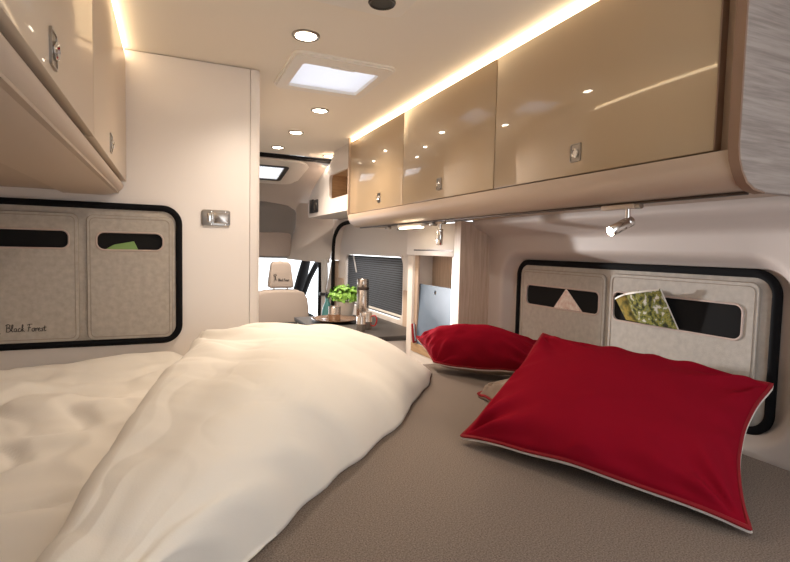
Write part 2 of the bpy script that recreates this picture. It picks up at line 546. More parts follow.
STAG = [[(0.1, 0.0), (0.25, 0.6), (0.3, 1.1)], [(0.3, 1.1), (0.0, 1.6), (0.05, 2.2)], [(0.3, 1.1), (0.55, 1.6), (0.5, 2.3)],
        [(0.12, 1.5), (-0.2, 1.9)], [(0.5, 1.6), (0.85, 2.0)], [(0.3, 1.1), (0.6, 0.7), (0.5, 0.35), (0.9, 0.1)]]
def emblem(mb, u, z, h, P, d, rad):
    for s in STAG:
        mb.tube([P(u + p.x * h, z + p.y * h, d) for p in catmull([(a, b, 0) for a, b in s], 4)], rad, 5)

PL = lambda u, z, d: V((u, 1.8195 - d, z))
lo_ = thing('pocket_organiser', (-0.26, 1.8195, 0.975), 'grey felt organiser with black binding on the white partition at left', 'organiser')
organiser(lo_, PL, (-0.56, 0.976, 0.018, 1.398),
          [(-0.545, 0.985, -0.262, 1.372, -0.50, 1.268, -0.287, 1.320, 0.018),
           (-0.238, 0.985, 0.000, 1.370, -0.211, 1.266, -0.028, 1.318, 0.020)], M['felt'])
mb = MB()
script_text(mb, 'Black Forest', -0.447, 1.018, 0.0112, PL, 0.0168, 0.0010)
emblem(mb, -0.475, 1.012, 0.018, PL, 0.0168, 0.0013)
mb.build('printed_lettering', M['ink'], lo_)

PR = lambda u, z, d: V((1.2425 - d, u, z))
ro = thing('pocket_organiser', (1.2425, 1.14, 0.87), 'pale felt organiser with black binding on the right wall behind the red pillows', 'organiser')
organiser(ro, PR, (0.690, 0.884, 1.600, 1.246),
          [(1.172, 0.895, 1.578, 1.222, 1.195, 1.095, 1.548, 1.165, 0.016),
           (0.722, 0.895, 1.152, 1.226, 0.757, 1.090, 1.136, 1.172, 0.018)], M['feltr'])

# papers in the pockets
mb = MB().prism([(-0.205, 1.25), (-0.186, 1.268), (-0.166, 1.281), (-0.110, 1.293), (-0.097, 1.264), (-0.097, 1.25)], 'y', 1.8040, 1.8070, 0.0006, 1)
tag(mb.build('green_booklet', M['green']), 'green booklet peeking out of the left organiser pocket', 'booklet')

mp = thing('folded_map', (1.228, 1.335, 1.08), 'folded paper map, its pointed corner out of the narrower right wall pocket', 'map')
def xz_poly(pts, x0, x1, lean=0.0):
    mb = MB().prism(pts, 'x', x0, x1, 0.0004, 1)
    for v in mb.bm.verts:
        v.co.x -= lean * (v.co.z - 1.085)
    return mb
xz_poly([(1.398, 1.096), (1.341, 1.166), (1.264, 1.096)], 1.2265, 1.2285).build('front_fold', M['mapp'], mp)
xz_poly([(1.392, 1.097), (1.338, 1.158), (1.27, 1.097)], 1.2290, 1.2300).build('rear_fold', M['paper'], mp)

def magazine(name, label, corners, m, group, x):
    # corners in (y,z): bottom-left, bottom-right, top-right, top-left
    cs = [V((x, a, b)) for a, b in corners]
    t = thing(name, tuple((cs[0] + cs[1]) / 2), label, 'magazine', group)
    def sheet(off, inset, bow):
        rows = []
        for j in range(9):
            v = j / 8
            row = []
            for i in range(11):
                u = i / 10
                a = cs[0].lerp(cs[1], u); b = cs[3].lerp(cs[2], u)
                p = a.lerp(b, v)
                p.x -= off + bow * math.sin(PI * u) * (0.35 + v) + 0.02 * v
                row.append(p)
            rows.append(row)
        return rows
    f, b = sheet(0.006, 0, 0.010), sheet(0.0, 0, 0.010)
    t1 = bmesh.new()
    def solid(f, b):
        mb = MB()
        mb.grid(f).grid(b)
        edge = lambda R: R[0] + [r[-1] for r in R[1:]] + list(reversed(R[-1]))[1:] + [r[0] for r in reversed(R[:-1])][:-1]
        ef, eb = edge(f), edge(b)
        n = len(ef)
        mb.raw(ef + eb, [(i, (i + 1) % n, n + (i + 1) % n, n + i) for i in range(n)])
        bmesh.ops.remove_doubles(mb.bm, verts=list(mb.bm.verts), dist=1e-5)
        return mb
    solid(sheet(0.0062, 0, 0.010), sheet(0.0050, 0, 0.010)).build('cover', m, t, recalc=True)
    solid(sheet(0.0049, 0, 0.010), sheet(0.0, 0, 0.010)).build('pages', M['paper'], t, recalc=True)
    top = sheet(0.0064, 0, 0.010)
    strip = [[p + V((-0.0006, 0, -dz)) for p in top[-1]] for dz in (-0.0005, 0.0045)]
    MB().grid(strip).build('white_header_band', M['paper'], t, recalc=True)
    return t
magazine('magazine', 'front magazine with meadow photo cover, sticking out of the wide right wall pocket',
         [(1.035, 1.094), (0.912, 1.092), (0.956, 1.196), (1.073, 1.172)], M['cover'], 'magazines in the right wall pocket', 1.2215)
magazine('magazine', 'rear magazine with autumn coloured cover, mostly hidden behind the meadow magazine',
         [(1.085, 1.094), (1.010, 1.094), (1.030, 1.186), (1.110, 1.156)], M['cover2'], 'magazines in the right wall pocket', 1.2300)

# flush turn latch on the partition
ft = thing('flush_latch', (0.136, 1.8195, 1.378), 'small rectangular chrome latch on the white partition', 'latch')
mb = MB()
mb.prism(rrect(0.090, 1.351, 0.182, 1.405, 0.008, 5), 'y', 1.82, 1.8145, 0.0015)
mb.build('plate', M['nickel'], ft)
MB().prism(rrect(0.128, 1.360, 0.176, 1.396, 0.004, 4), 'y', 1.8150, 1.8125, 0.001).build('slide_cover', M['steel'], ft)
MB().box((0.108, 1.806, 1.362), (0.122, 1.8145, 1.394), 0.003).box((0.120, 1.804, 1.366), (0.128, 1.8145, 1.396), 0.003).build('finger_pull', M['chrome'], ft)
for x in (0.121, 0.166):
    for z in (1.357, 1.399):
        MB().lathe([(0, 0), (0.004, 0), (0.0035, 0.002), (0, 0.003)], seg=14, mtx=Matrix.Translation((x, 1.8145, z)) @ Matrix.Rotation(PI / 2, 4, 'X')).build('screw', M['chrome'], ft)

# ------------------------------------------------------------------ soft things
def fbm(p, o=4):
    s, a = 0.0, 0.5
    p = V(p)
    for _ in range(o):
        s += a * noise.noise(p)
        p = p * 2.03 + V((7.1, 3.3, 1.7)); a *= 0.5
    return s

duv = thing('duvet', (0.0, 1.1, ZM), 'white cotton duvet folded over itself across the left of the bed', 'duvet')
def lower_h(x, y):
    """height of the lower duvet layer above the mattress"""
    e = min(smooth(1.812, 1.74, y) * 0.5 + 0.5, 1) 
    n = fbm((x * 2.4, y * 4.6, 0.3), 2)
    h = 0.085 + 0.060 * n + 0.016 * fbm((x * 5 + y * 2, y * 10, 2.0), 2)
    g = 1 - abs(noise.noise(V((x * 5 + 0.8 * n, y * 7, 5.5))))
    h -= 0.014 * max(0, g - 0.80) / 0.20
    g = 1 - abs(noise.noise(V(((x + y * .55) * 9, (y - x * .5) * 4, 9.5))))
    h -= 0.004 * max(0, g - 0.7) / 0.30
    return max(0.02, h) * (0.55 + 0.45 * e)
rows = []
NX, NY = 110, 170
for j in range(NY + 1):
    y = 0.22 + (1.812 - 0.22) * j / NY
    xm = -0.12 + 0.25 * min(1, max(0, (y - 0.20) / 1.53))
    row = []
    for i in range(NX + 1):
        x = XL + 0.006 + (xm - XL - 0.006) * i / NX
        h = lower_h(x, y)
        if j in (0,) or i == NX:
            h = 0.004
        row.append((x, y, ZM + h))
    rows.append(row)
mb = MB().grid(rows)
mb.build('lower_layer', M['duvet'], duv, sharp=180)

# folded flap: patch with corners A near-left, B near-right, C far-right, D far-left
A, B, C, D = V((-0.20, 0.20, 0)), V((0.012, 0.640, 0)), V((0.845, 1.565, 0)), V((0.058, 1.735, 0))
def edge_samples(r, h, n=12, under=-35):
    out = []
    for k in range(n):
        t = math.radians(under + (90 - under) * k / n)
        out.append((r * (1 - math.cos(t)), math.sin(t)))
    return out
RS = edge_samples(0.15, 1, 26)
LS = edge_samples(0.05, 1, 9, -50)
FS = edge_samples(0.10, 1, 14)
NS = edge_samples(0.06, 1, 8)
MIDU, MIDV = 90, 270
def flap_point(du_l, zl, du_r, zr, fu, dv_n, zn, dv_f, zf, fv):
    pass
rows = []
colspec = [('L', d, z) for d, z in LS] + [('M', k / MIDU, 1.0) for k in range(MIDU + 1)] + [('R', d, z) for d, z in reversed(RS)]
rowspec = [('N', d, z) for d, z in NS] + [('M', k / MIDV, 1.0) for k in range(MIDV + 1)] + [('F', d, z) for d, z in reversed(FS)]
for kind_v, dv, zv in rowspec:
    row = []
    for kind_u, du, zu in colspec:
        # lengths used to turn metres into patch coordinates
        def uv(v):
            a = A.lerp(D, v); b = B.lerp(C, v)
            W = (b - a).length
            lw, rw = min(0.05, W * .2) / W, min(0.27, W * .50) / W
            if kind_u == 'L': return du / 0.05 * lw
            if kind_u == 'R': return 1 - du / 0.15 * rw
            return lw + (1 - lw - rw) * du
        Lg = 1.40
        nw, fw = 0.06 / Lg, 0.10 / Lg
        if kind_v == 'N': v = dv / Lg
        elif kind_v == 'F': v = 1 - dv / Lg
        else: v = nw + (1 - nw - fw) * dv
        u = uv(v)
        p = A.lerp(D, v).lerp(B.lerp(C, v), u)
        # wandering hem
        if u > 0.4:
            w = (u - 0.4) / 0.6
            q = V((0.73, -0.68, 0))
            p += q * w * (0.022 * noise.noise(V((v * 4.5, 1.3, 0))) + 0.008 * noise.noise(V((v * 15, 4.3, 0)))
                          + 0.048 * math.sin(PI * min(1, max(0, v))) )
        if u < 0.3:
            p += V((-1, 0.1, 0)) * (0.3 - u) / 0.3 * (0.020 * noise.noise(V((v * 4.0, 8.3, 0))) + 0.006 * noise.noise(V((v * 14, 2.3, 0))))
        x, y = p.x, p.y
        lowz = lower_h(x, y) if x < 0.30 else 0
        side = smooth(0.35, 0.0, u)
        top = 0.165 + 0.030 * math.sin(PI * min(1, max(0, u))) * smooth(0, .5, v)
        top += -0.060 * smooth(0.55, 1.0, u) * smooth(0.55, 1.0, v)       # lower at the far right corner
        top += -0.045 * smooth(0.55, 0.05, v)
        base_z = 0.004
        if kind_u == 'L':
            base_z = min(lowz + 0.006, top - 0.02)
        zz = zu if zu < 1 else 1.0
        frac = 1.0
        if kind_u in 'LR': frac *= zu
        if kind_v in 'NF': frac = frac * zv if frac > 0 and zv > 0 else min(frac, zv)
        n = fbm((x * 3.0, y * 3.0, 4.0), 3)
        amp = 0.5 + 0.5 * smooth(0.7, 0.2, u)
        wr = 0.020 * n + 0.008 * amp * fbm(((x + y) * 6, (y - x) * 2.2, 1.0), 3)
        g = 1 - abs(noise.noise(V(((x * .8 + y * .6) * 6 + 0.7 * n, (y * .8 - x * .6) * 2.0, 3.2))))
        wr -= 0.005 * amp * max(0, g - 0.78) / 0.22
        # creases fanning out of the far left corner
        ang = math.atan2(y - 1.70, x - 0.03); rad = math.hypot(x - 0.03, y - 1.70)
        wr += 0.011 * math.sin(ang * 13 + 2 * n) * smooth(0.55, 0.10, rad) * smooth(0.0, 0.08, rad)
        # cross creases along the free left edge and long soft valleys
        wr += 0.0035 * noise.noise(V((v * 13, u * 2.0, 7.7))) * smooth(0.45, 0.03, u)
        wr += 0.006 * noise.noise(V((u * 5 + v * 3, v * 4 - u * 2, 12.3)))
        g = 1 - abs(noise.noise(V((v * 6 + u * 2.5, u * 2.2 - v, 31.0))))
        wr -= 0.004 * max(0, g - 0.8) / 0.2
        # puckers along the fold on the right
        wr += 0.008 * noise.noise(V((v * 20, u * 3, 0))) * smooth(0.65, 1.0, u)
        h = base_z + (top + wr - base_z) * frac
        h = max(h, 0.003)
        row.append((x, y, ZM + h))
    rows.append(row)
mb = MB().grid(rows)
mb.build('folded_flap', M['duvet'], duv, sharp=180, recalc=True)

def cushion(root, cs, T0, T1, seed, mats, floor_z=None, flange=0.016, wall=None, pinch=0.10, p_=0.5, lift=0.0):
    """cs: BL, BR, TR, TL corners; T0 top bulge, T1 under bulge"""
    cs = [V(c) for c in cs]
    N = 64
    nrm = (cs[1] - cs[0]).cross(cs[3] - cs[0]).normalized()
    if nrm.z < 0: nrm = -nrm
    cen = sum(cs, V()) / 4
    U = (cs[1] - cs[0]).normalized(); W = (cs[3] - cs[0]).normalized()
    def pt(i, j, side):
        a = -math.cos(PI * i / N); b = -math.cos(PI * j / N)      # -1..1, denser at the rim
        a = 0.55 * a + 0.45 * (2 * i / N - 1); b = 0.55 * b + 0.45 * (2 * j / N - 1)
        u, v = (a + 1) / 2, (b + 1) / 2
        # concave edges
        pl_, pr_, pb_, pt_ = pinch if isinstance(pinch, tuple) else (pinch,) * 4
        ua = a * (1 - (pr_ if a > 0 else pl_) * (1 - b * b) * a * a); vb = b * (1 - (pt_ if b > 0 else pb_) * (1 - a * a) * b * b)
        uu, vv = (ua + 1) / 2, (vb + 1) / 2
        p = cs[0].lerp(cs[1], uu).lerp(cs[3].lerp(cs[2], uu), vv)
        prof = max(0, (1 - a * a) * (1 - b * b)) ** p_
        rimd = min(1 - abs(a), 1 - abs(b))
        wr = 0
        # creases running in from corners and edges
        for (ca, cb) in ((-1, -1), (1, -1), (1, 1), (-1, 1)):
            dx, dy = a - ca, b - cb
            rr = math.hypot(dx, dy)
            th = math.atan2(dy, dx)
            wr += 0.010 * math.sin(th * 9 + seed + ca * 2 + cb) * smooth(1.0, 0.2, rr) * smooth(0, 0.22, rr)
        wr += 0.016 * fbm((a * 1.9 + seed, b * 1.6, seed), 3)
        rimw = smooth(0.0, 0.10, rimd)
        wr += 0.0045 * math.sin((a if abs(b) > abs(a) else b) * 17 + 3 * noise.noise(V((a * 2, b * 2, seed)))) * smooth(0.35, 0.06, rimd) * rimw
        if side < 0: prof = prof ** 0.6
        t = (T0 if side > 0 else T1) * prof + wr * (1 if side > 0 else 0.6) * rimw
        q = p + nrm * (t if side > 0 else -max(t, 0))
        q += nrm * 0.010 * noise.noise(V((a * 2.4, b * 2.4, seed + 3))) * smooth(0.25, 0.0, rimd)     # wavy flange
        q.z += lift * (1 - a * a) * smooth(0.2, -1.0, b)
        if floor_z is not None and q.z < floor_z + (0.004 if side > 0 else 0.0015):
            q.z = floor_z + (0.004 if side > 0 else 0.0015)
        if wall is not None and q.x > wall: q.x = wall
        return q
    top = [[pt(i, j, 1) for i in range(N + 1)] for j in range(N + 1)]
    bot = [[pt(i, j, -1) for i in range(N + 1)] for j in range(N + 1)]
    MB().grid(top).build('front_cover', mats[0], root, sharp=180)
    bk = MB().grid(bot)
    for f in bk.bm.faces: f.normal_flip()
    bk.build('back_cover', mats[1], root, sharp=180)
    e = [top[0][i] for i in range(N)] + [top[j][N] for j in range(N)] + [top[N][i] for i in range(N, 0, -1)] + [top[j][0] for j in range(N, 0, -1)]
    keep = [e[0]]
    for q in e[1:]:
        if (q - keep[-1]).length > 0.004: keep.append(q)
    MB().tube([q + nrm * 0.002 for q in keep], 0.0042, 6, closed=True).build('red_hem', mats[2], root)
    MB().tube([q - nrm * 0.0050 for q in keep], 0.0042, 6, closed=True).build('pale_piping', mats[3], root)

cu = thing('pillow', (0.86, 0.75, ZM), 'large red pillow in the foreground leaning on the right wall organiser', 'pillow', 'red pillows on the bed')
cushion(cu, [(0.598, 0.965, 0.868), (0.817, 0.472, 0.866), (1.150, 0.640, 1.020), (0.882, 1.040, 1.072)], 0.075, 0.055, 1.3,
        [M['red'], M['greycloth'], M['redpipe'], M['greycloth']], floor_z=ZM, wall=1.205, pinch=(0.05, 0.13, -0.09, 0.05), lift=0.030)
cu = thing('pillow', (1.0, 1.5, ZM), 'red pillow with grey underside lying near the wood panel beyond the large pillow', 'pillow', 'red pillows on the bed')
cushion(cu, [(0.850, 1.570, 0.890), (1.085, 1.255, 0.915), (1.172, 1.36, 0.965), (0.850, 1.715, 0.955)], 0.140, 0.070, 4.1,
        [M['red'], M['taupe'], M['redpipe'], M['greycloth']], floor_z=ZM, wall=1.215, pinch=(0.03, 0.03, -0.25, 0.03), p_=0.62)
cu = thing('pillow', (1.0, 1.1, ZM), 'taupe pillow mostly hidden behind the large red pillow', 'pillow')
cushion(cu, [(0.835, 1.262, 0.862), (0.815, 1.09, 0.862), (1.10, 0.90, 0.93), (1.12, 1.18, 0.93)], 0.055, 0.03, 2.2,
        [M['taupe'], M['taupe'], M['redpipe'], M['taupe']], floor_z=ZM, wall=1.215, pinch=0.05)

# ------------------------------------------------------------------ ceiling fittings
def downlight(loc, label):
    t = thing('ceiling_downlight', loc, label, 'light', 'round recessed ceiling downlights')
    MB().lathe([(0.040, 0.0), (0.040, -0.003), (0.036, -0.006), (0.030, -0.004), (0.030, 0.0)], seg=36).build('trim_ring', M['nickel'], t, world=False)
    MB().lathe([(0, -0.0035), (0.030, -0.0035), (0.030, -0.001), (0, -0.001)], seg=36).build('lens', M['lamp'], t, world=False)
    return t
DL = [((0.352, 1.469), 'nearest downlight, on the ceiling before the square roof vent', 9),
      ((0.597, 2.216), 'downlight on the ceiling just beyond the square roof vent', 15),
      ((0.598, 2.690), 'downlight midway along the ceiling row towards the cab', 24),
      ((0.589, 3.141), 'last downlight of the ceiling row, next to the partition edge', 18),
      ((0.944, 3.270), 'downlight at the ceiling edge near the open wood niche', 26)]
proto = None
for (x, y), lab, pw in DL:
    if proto is None:
        proto = o = downlight((x, y, ZC), lab)
    else:
        o = copy_tree(proto)
        o.location = (x, y, ZC)
        o['label'] = lab
    ld = bpy.data.lights.new('downlight_beam', 'SPOT')
    ld.energy = pw * 1.5; ld.color = (1.0, 0.85, 0.70); ld.spot_size = math.radians(140); ld.spot_blend = 0.8; ld.shadow_soft_size = 0.03
    lo = bpy.data.objects.new('downlight_beam', ld)
    lo.location = (x, y, ZC - 0.012)
    COL.objects.link(lo)

sv = thing('roof_vent', (0.52, 1.77, ZC), 'square roof vent with white pleated blind in the living area ceiling', 'roof vent')
mb = MB()
o1 = rrect(0.345, 1.580, 0.690, 1.955, 0.03, 6); i1 = rrect(0.390, 1.655, 0.652, 1.904, 0.012, 6)
mb.plate(o1, i1, 'z', ZC, ZC - 0.007)
mb.bm.faces.ensure_lookup_table()
mb.plate(rrect(0.352, 1.588, 0.683, 1.948, 0.025, 6), rrect(0.390, 1.655, 0.652, 1.904, 0.012, 6), 'z', ZC - 0.0065, ZC - 0.012)
mb.build('frame', M['ring'], sv)
rows = []
for j in range(37):
    y = 1.650 + 0.260 * j / 36
    z = ZC + 0.010 - (0.012 if j % 2 else 0.0)
    rows.append([(0.388, y, z), (0.654, y, z)])
MB().grid(rows).build('pleated_blind', M['blind'], sv, sharp=10)
MB().box((0.48, 1.640, ZC - 0.016), (0.56, 1.652, ZC - 0.0115), 0.002).build('blind_grip', M['ring'], sv)

uv_ = thing('ceiling_panel', (0.47, 1.10, ZC), 'flat ceiling panel with round dark vent at the top edge of the photo', 'ceiling panel')
MB().prism(rrect(0.28, 0.93, 0.535, 1.235, 0.03, 6), 'z', ZC, ZC - 0.014, 0.003).build('cover', M['ring'], uv_)
MB().lathe([(0, -0.0155), (0.026, -0.0155), (0.026, -0.016), (0.031, -0.018), (0.034, -0.0135)], c=(0.464, 1.168, ZC), seg=28).build('round_vent', M['plug'], uv_)

# ------------------------------------------------------------------ rail, light bar and reading lamps under the cabinet
rl = thing('lamp_rail', (0.955, 1.63, 1.40), 'long slim metal lamp rail under the right overhead cabinet', 'rail')
MB().box((0.950, Y0 + 0.01, 1.3985), (0.962, 2.66, 1.4045), 0.001).build('track', M['darkmetal'], rl)
for y in (2.26, 1.80):
    MB().box((0.940, y - 0.012, 1.383), (0.966, y + 0.012, 1.3984), 0.003).build('clip', M['nickel'], rl)
lb = thing('light_bar', (0.955, 2.0, 1.398), 'lit warm light bar under the far end of the right cabinet', 'light')
MB().box((0.944, 1.885, 1.383), (0.964, 2.135, 1.3984), 0.004).build('housing', M['ring'], lb)
MB().box((0.940, 1.895, 1.379), (0.960, 2.105, 1.3828), 0.0015).build('diffuser', M['bar'], lb)
MB().box((0.942, 2.106, 1.374), (0.966, 2.135, 1.383), 0.002).build('end_cap', M['nickel'], lb)

def reading_lamp(loc, d, label, lens):
    """d: direction the head points"""
    t = thing('reading_lamp', loc, label, 'lamp', 'spot reading lamps under the cabinet')
    MB().box((-0.010, -0.034, -0.010), (0.010, 0.060, 0.0), 0.002).build('mounting_plate', M['lip'], t, world=False)
    MB().lathe([(0, 0.0), (0.007, 0), (0.007, 0.014), (0, 0.014)], seg=14, mtx=Matrix.Translation((0, -0.034, -0.005)) @ Matrix.Rotation(PI / 2, 4, 'X')).build('rotary_switch', M['nickel'], t, world=False)
    MB().tube([(0, -0.012, -0.009), (0, -0.012, -0.040)], 0.0055, 12).build('stem', M['chrome'], t, world=False)
    q = V((0, 0, 1)).rotation_difference(V(d).normalized())
    mt = Matrix.Translation(V((0, -0.012, -0.042)) - V(d).normalized() * 0.012) @ q.to_matrix().to_4x4()
    h = MB().lathe([(0, 0), (0.011, 0.0), (0.0125, 0.002), (0.0125, 0.012), (0.0118, 0.013), (0.0118, 0.015), (0.0125, 0.016), (0.0125, 0.060), (0.011, 0.062), (0.0105, 0.057), (0, 0.057)], seg=28, mtx=mt).build('head', M['chrome'], t, world=False)
    MB().lathe([(0, 0.0575), (0.0100, 0.0575), (0.0095, 0.0615), (0, 0.063)], seg=24, mtx=mt).build('lens', lens, h, world=False)
    return t, (mt @ V((0, 0, 0.068)))
t, p = reading_lamp((0.955, 0.868, 1.4000), (-0.92, 0.14, -0.44), 'near chrome reading lamp above the large red pillow, switched on', M['lamp'])
ld = bpy.data.lights.new('reading_lamp_beam', 'SPOT')
ld.energy = 2.5; ld.color = (1.0, 0.82, 0.6); ld.spot_size = math.radians(75); ld.spot_blend = 0.6; ld.shadow_soft_size = 0.008
lo = bpy.data.objects.new('reading_lamp_beam', ld)
lo.location = V(t.location) + p
lo.rotation_euler = V((0, 0, -1)).rotation_difference(V((-0.92, 0.14, -0.44)).normalized()).to_euler()
COL.objects.link(lo)
reading_lamp((0.965, 1.775, 1.4000), (0.05, 0.12, -1), 'far chrome reading lamp hanging before the white tall cabinet', M['ring'])

# ------------------------------------------------------------------ tall cabinet beyond the bed on the right
tc = thing('tall_cabinet', (1.12, 1.98, 0), 'white tall cabinet with open oak niche and pale wood side panel', 'cabinet')
pts = [(1.046, 0), (1.046, 1.404), (1.106, 1.404), (1.108, 1.394), (1.114, 1.384), (1.126, 1.374), (1.156, 1.362), (1.178, 1.350), (1.188, 1.332), (1.190, 1.30), (1.190, 0)]
MB().prism(pts, 'y', 1.7405, 1.790, 0.001, 1).build('side_panel', M['palewood'], tc)
MB().box((1.055, 1.791, 1.262), (1.183, 2.26, 1.400), 0.002).build('upper_flap', M['white'], tc)
MB().box((1.0540, 1.815, 1.283), (1.0552, 2.18, 1.289)).build('grip_groove', M['darkmetal'], tc)
MB().box((1.062, 1.791, 0), (1.183, 1.830, 1.2615), 0.001).build('front_post', M['white'], tc)
MB().box((1.062, 2.205, 0), (1.183, 2.26, 1.2615), 0.001).build('front_post', M['white'], tc)
MB().box((1.170, 1.8305, 0.84), (1.183, 2.2045, 1.261)).build('niche_back', M['palewood'], tc)
MB().box((1.062, 1.8305, 0.80), (1.183, 2.2045, 0.84)).build('niche_floor', M['inwood'], tc)
MB().box((1.064, 1.8305, 0.0), (1.182, 2.2045, 0.80)).build('lower_front', M['white'], tc)
MB().box((1.074, 2.170, 0.841), (1.084, 2.2045, 1.2605), 0.001).build('inner_rail', M['palewood'], tc)

# blue grey board leaning in the niche
mb = MB()
o1 = rrect(-0.165, 0, 0.165, 0.285, 0.010, 6)
hole = [(0.010 * math.cos(2 * PI * k / 28), 0.255 + 0.010 * math.sin(2 * PI * k / 28)) for k in range(28)]
mb.plate(o1, hole, 'x', 0.0, 0.006)
m4 = Matrix.Translation((1.072, 2.022, 0.8405)) @ Matrix.Rotation(0.07, 4, 'Y')
mb.bm.transform(m4)
tag(mb.build('serving_board', M['board']), 'blue grey board with a small hanging hole standing in the oak niche', 'board')

# ------------------------------------------------------------------ sliding door wall with window
DX = 1.20
wy0, wz0, wy1, wz1 = 2.61, 0.845, 3.66, 1.247
mb = MB()
mb.plate(rrect(2.262, 0.0, 3.835, 1.50, 0.04, 8), rrect(wy0, wz0, wy1, wz1, 0.06, 8), 'x', DX, DX + 0.05)
struct('door_1', mb, M['white'])
mb = MB().box((DX - 0.012, 2.262, 0), (DX - 0.001, 2.585, 1.06), 0.004)
mb.box((DX - 0.012, 3.69, 0), (DX - 0.001, 3.83, 1.06), 0.004)
struct('trim_2', mb, M['beige'])
w = MB()
w.plate(rrect(wy0 - 0.012, wz0 - 0.012, wy1 + 0.012, wz1 + 0.012, 0.07, 8), rrect(wy0 + 0.003, wz0 + 0.035, wy1 - 0.003, wz1 - 0.002, 0.055, 8), 'x', DX - 0.002, DX + 0.045)
win = struct('window_1', w, M['white'])
mb = MB()
n = 24
for k in range(n):
    z = wz0 + 0.055 + (wz1 - wz0 - 0.07) * k / n
    mb.box((DX + 0.012, wy0 + 0.014, z), (DX + 0.016, wy1 - 0.014, z + 0.0095))
mb.build('blind', M['slat'], win, world=False)
MB().box((DX + 0.018, wy0 + 0.010, wz0 + 0.04), (DX + 0.020, wy1 - 0.010, wz1 - 0.008)).build('blind_backing', M['slatback'], win, world=False)
mb = MB().box((DX + 0.010, wy0 + 0.02, wz0 + 0.048), (DX + 0.019, wy1 - 0.02, wz0 + 0.062), 0.002)
mb.build('blind_bottom_rail', M['ring'], win, world=False)
MB().tube([(DX + 0.008, 3.50, wz1 - 0.012), (DX + 0.008, 3.43, 1.12)], 0.006, 6).build('pale_slanting_bar', M['slatlt'], win, world=False)  # pale slanting bar across the upper part of the blind
sp = catmull([(1.15, 2.95, 1.474), (1.15, 3.42, 1.474), (1.15, 3.64, 1.455), (1.15, 3.765, 1.395), (1.15, 3.81, 1.30), (1.15, 3.815, 1.1), (1.15, 3.815, 0.5), (1.15, 3.815, 0.0)], 8)
struct('trim_3', MB().tube(sp, 0.0145, 12), M['rubber'])
# upper body side above the door and the pillar behind it
struct('wall_right_upper', MB().box((1.205, 1.752, 1.475), (1.25, 5.1, ZC)), M['white'])
mb = MB().prism([(3.835, 0), (4.14, 0), (4.08, 0.85), (3.90, 1.19), (3.835, 1.19)], 'x', 1.158, 1.24, 0.006)
struct('trim_4', mb, M['beige'])
mb = MB().prism([(3.80, 1.195), (3.93, 1.195), (3.99, 1.30), (3.95, 1.42), (3.88, 1.505), (3.42, 1.505), (3.62, 1.475), (3.73, 1.43), (3.79, 1.33)], 'x', 1.158, 1.24, 0.006)
struct('trim_5', mb, M['white'])

# ------------------------------------------------------------------ open shelf over the door
sh = thing('wall_shelf', (1.06, 3.2, 1.50), 'cream shelf box with an oak niche beyond the right overhead cabinet', 'shelf')
out = [(2.692, 1.508), (3.730, 1.508), (3.752, 1.53), (3.756, 1.63), (3.63, 1.70), (3.47, 1.755), (3.30, 1.80), (3.17, 1.835), (3.10, 1.89), (2.692, 1.89)]
nich = rrect(2.72, 1.60, 3.20, 1.752, 0.035, 5)
# plate with an opening: triangulated fill
def plate_fill(outer, inner, axis, a0, a1):
    t = bmesh.new()
    def P(p, a): return (a, p[0], p[1])
    loops = []
    for a in (a0, a1):
        es = []
        for lp in (outer, inner):
            vs = [t.verts.new(P(p, a)) for p in lp]
            loops.append(vs)
            for i in range(len(vs)):
                es.append(t.edges.new((vs[i], vs[(i + 1) % len(vs)])))
        bmesh.ops.triangle_fill(t, use_beauty=True, use_dissolve=False, edges=es)
    for A_, B_ in ((loops[0], loops[2]), (loops[1], loops[3])):
        n = len(A_)
        for i in range(n):
            t.faces.new((A_[i], A_[(i + 1) % n], B_[(i + 1) % n], B_[i]))
    bmesh.ops.recalc_face_normals(t, faces=list(t.faces))
    m = MB(); m._merge(t)
    return m
plate_fill(out, nich, 'x', 0.930, 0.948).build('front_panel', M['white'], sh)
MB().prism([(2.692, 1.508), (3.750, 1.508), (3.750, 1.525), (2.692, 1.525)], 'x', 0.949, 1.203).build('bottom_panel', M['white'], sh)
mb = MB().box((1.12, 2.72, 1.59), (1.13, 3.21, 1.765))
mb.box((0.949, 2.70, 1.585), (1.12, 3.215, 1.597)).box((0.949, 2.70, 1.756), (1.12, 3.215, 1.768)).box((0.949, 3.205, 1.598), (1.12, 3.215, 1.755)).box((0.949, 2.70, 1.598), (1.12, 2.712, 1.755))
mb.build('niche_lining', M['inwood'], sh)
mb = MB().box((1.02, 2.75, 1.598), (1.10, 2.98, 1.665), 0.002)
mb.build('niche_block', M['inwood'], sh)
mb = MB().prism(rrect(3.575, 1.535, 3.665, 1.632, 0.008, 4), 'x', 0.9295, 0.918, 0.003)
mb.build('control_panel', M['plug'], sh)
mb = MB().prism(rrect(3.455, 1.535, 3.565, 1.625, 0.008, 4), 'x', 0.9295, 0.921, 0.003)
sk = mb.build('socket', M['plug'], sh)
MB().lathe([(0.030, 0), (0.030, 0.003), (0.026, 0.003), (0.026, 0.0)], seg=24, mtx=Matrix.Translation((0.921, 3.51, 1.58)) @ Matrix.Rotation(-PI / 2, 4, 'Y')).build('socket_ring', M['nickel'], sk)

# ------------------------------------------------------------------ kitchen counter and the things on it
kc = thing('kitchen_counter', (0.93, 2.66, 0), 'kitchen counter with dark worktop and white front below the side window', 'counter')
MB().box((0.685, 2.275, 0.835), (1.185, 3.08, 0.860), 0.003).build('worktop', M['worktop'], kc)
MB().box((0.700, 2.285, 0.0), (1.180, 3.07, 0.834), 0.002).build('cabinet_body', M['white'], kc)

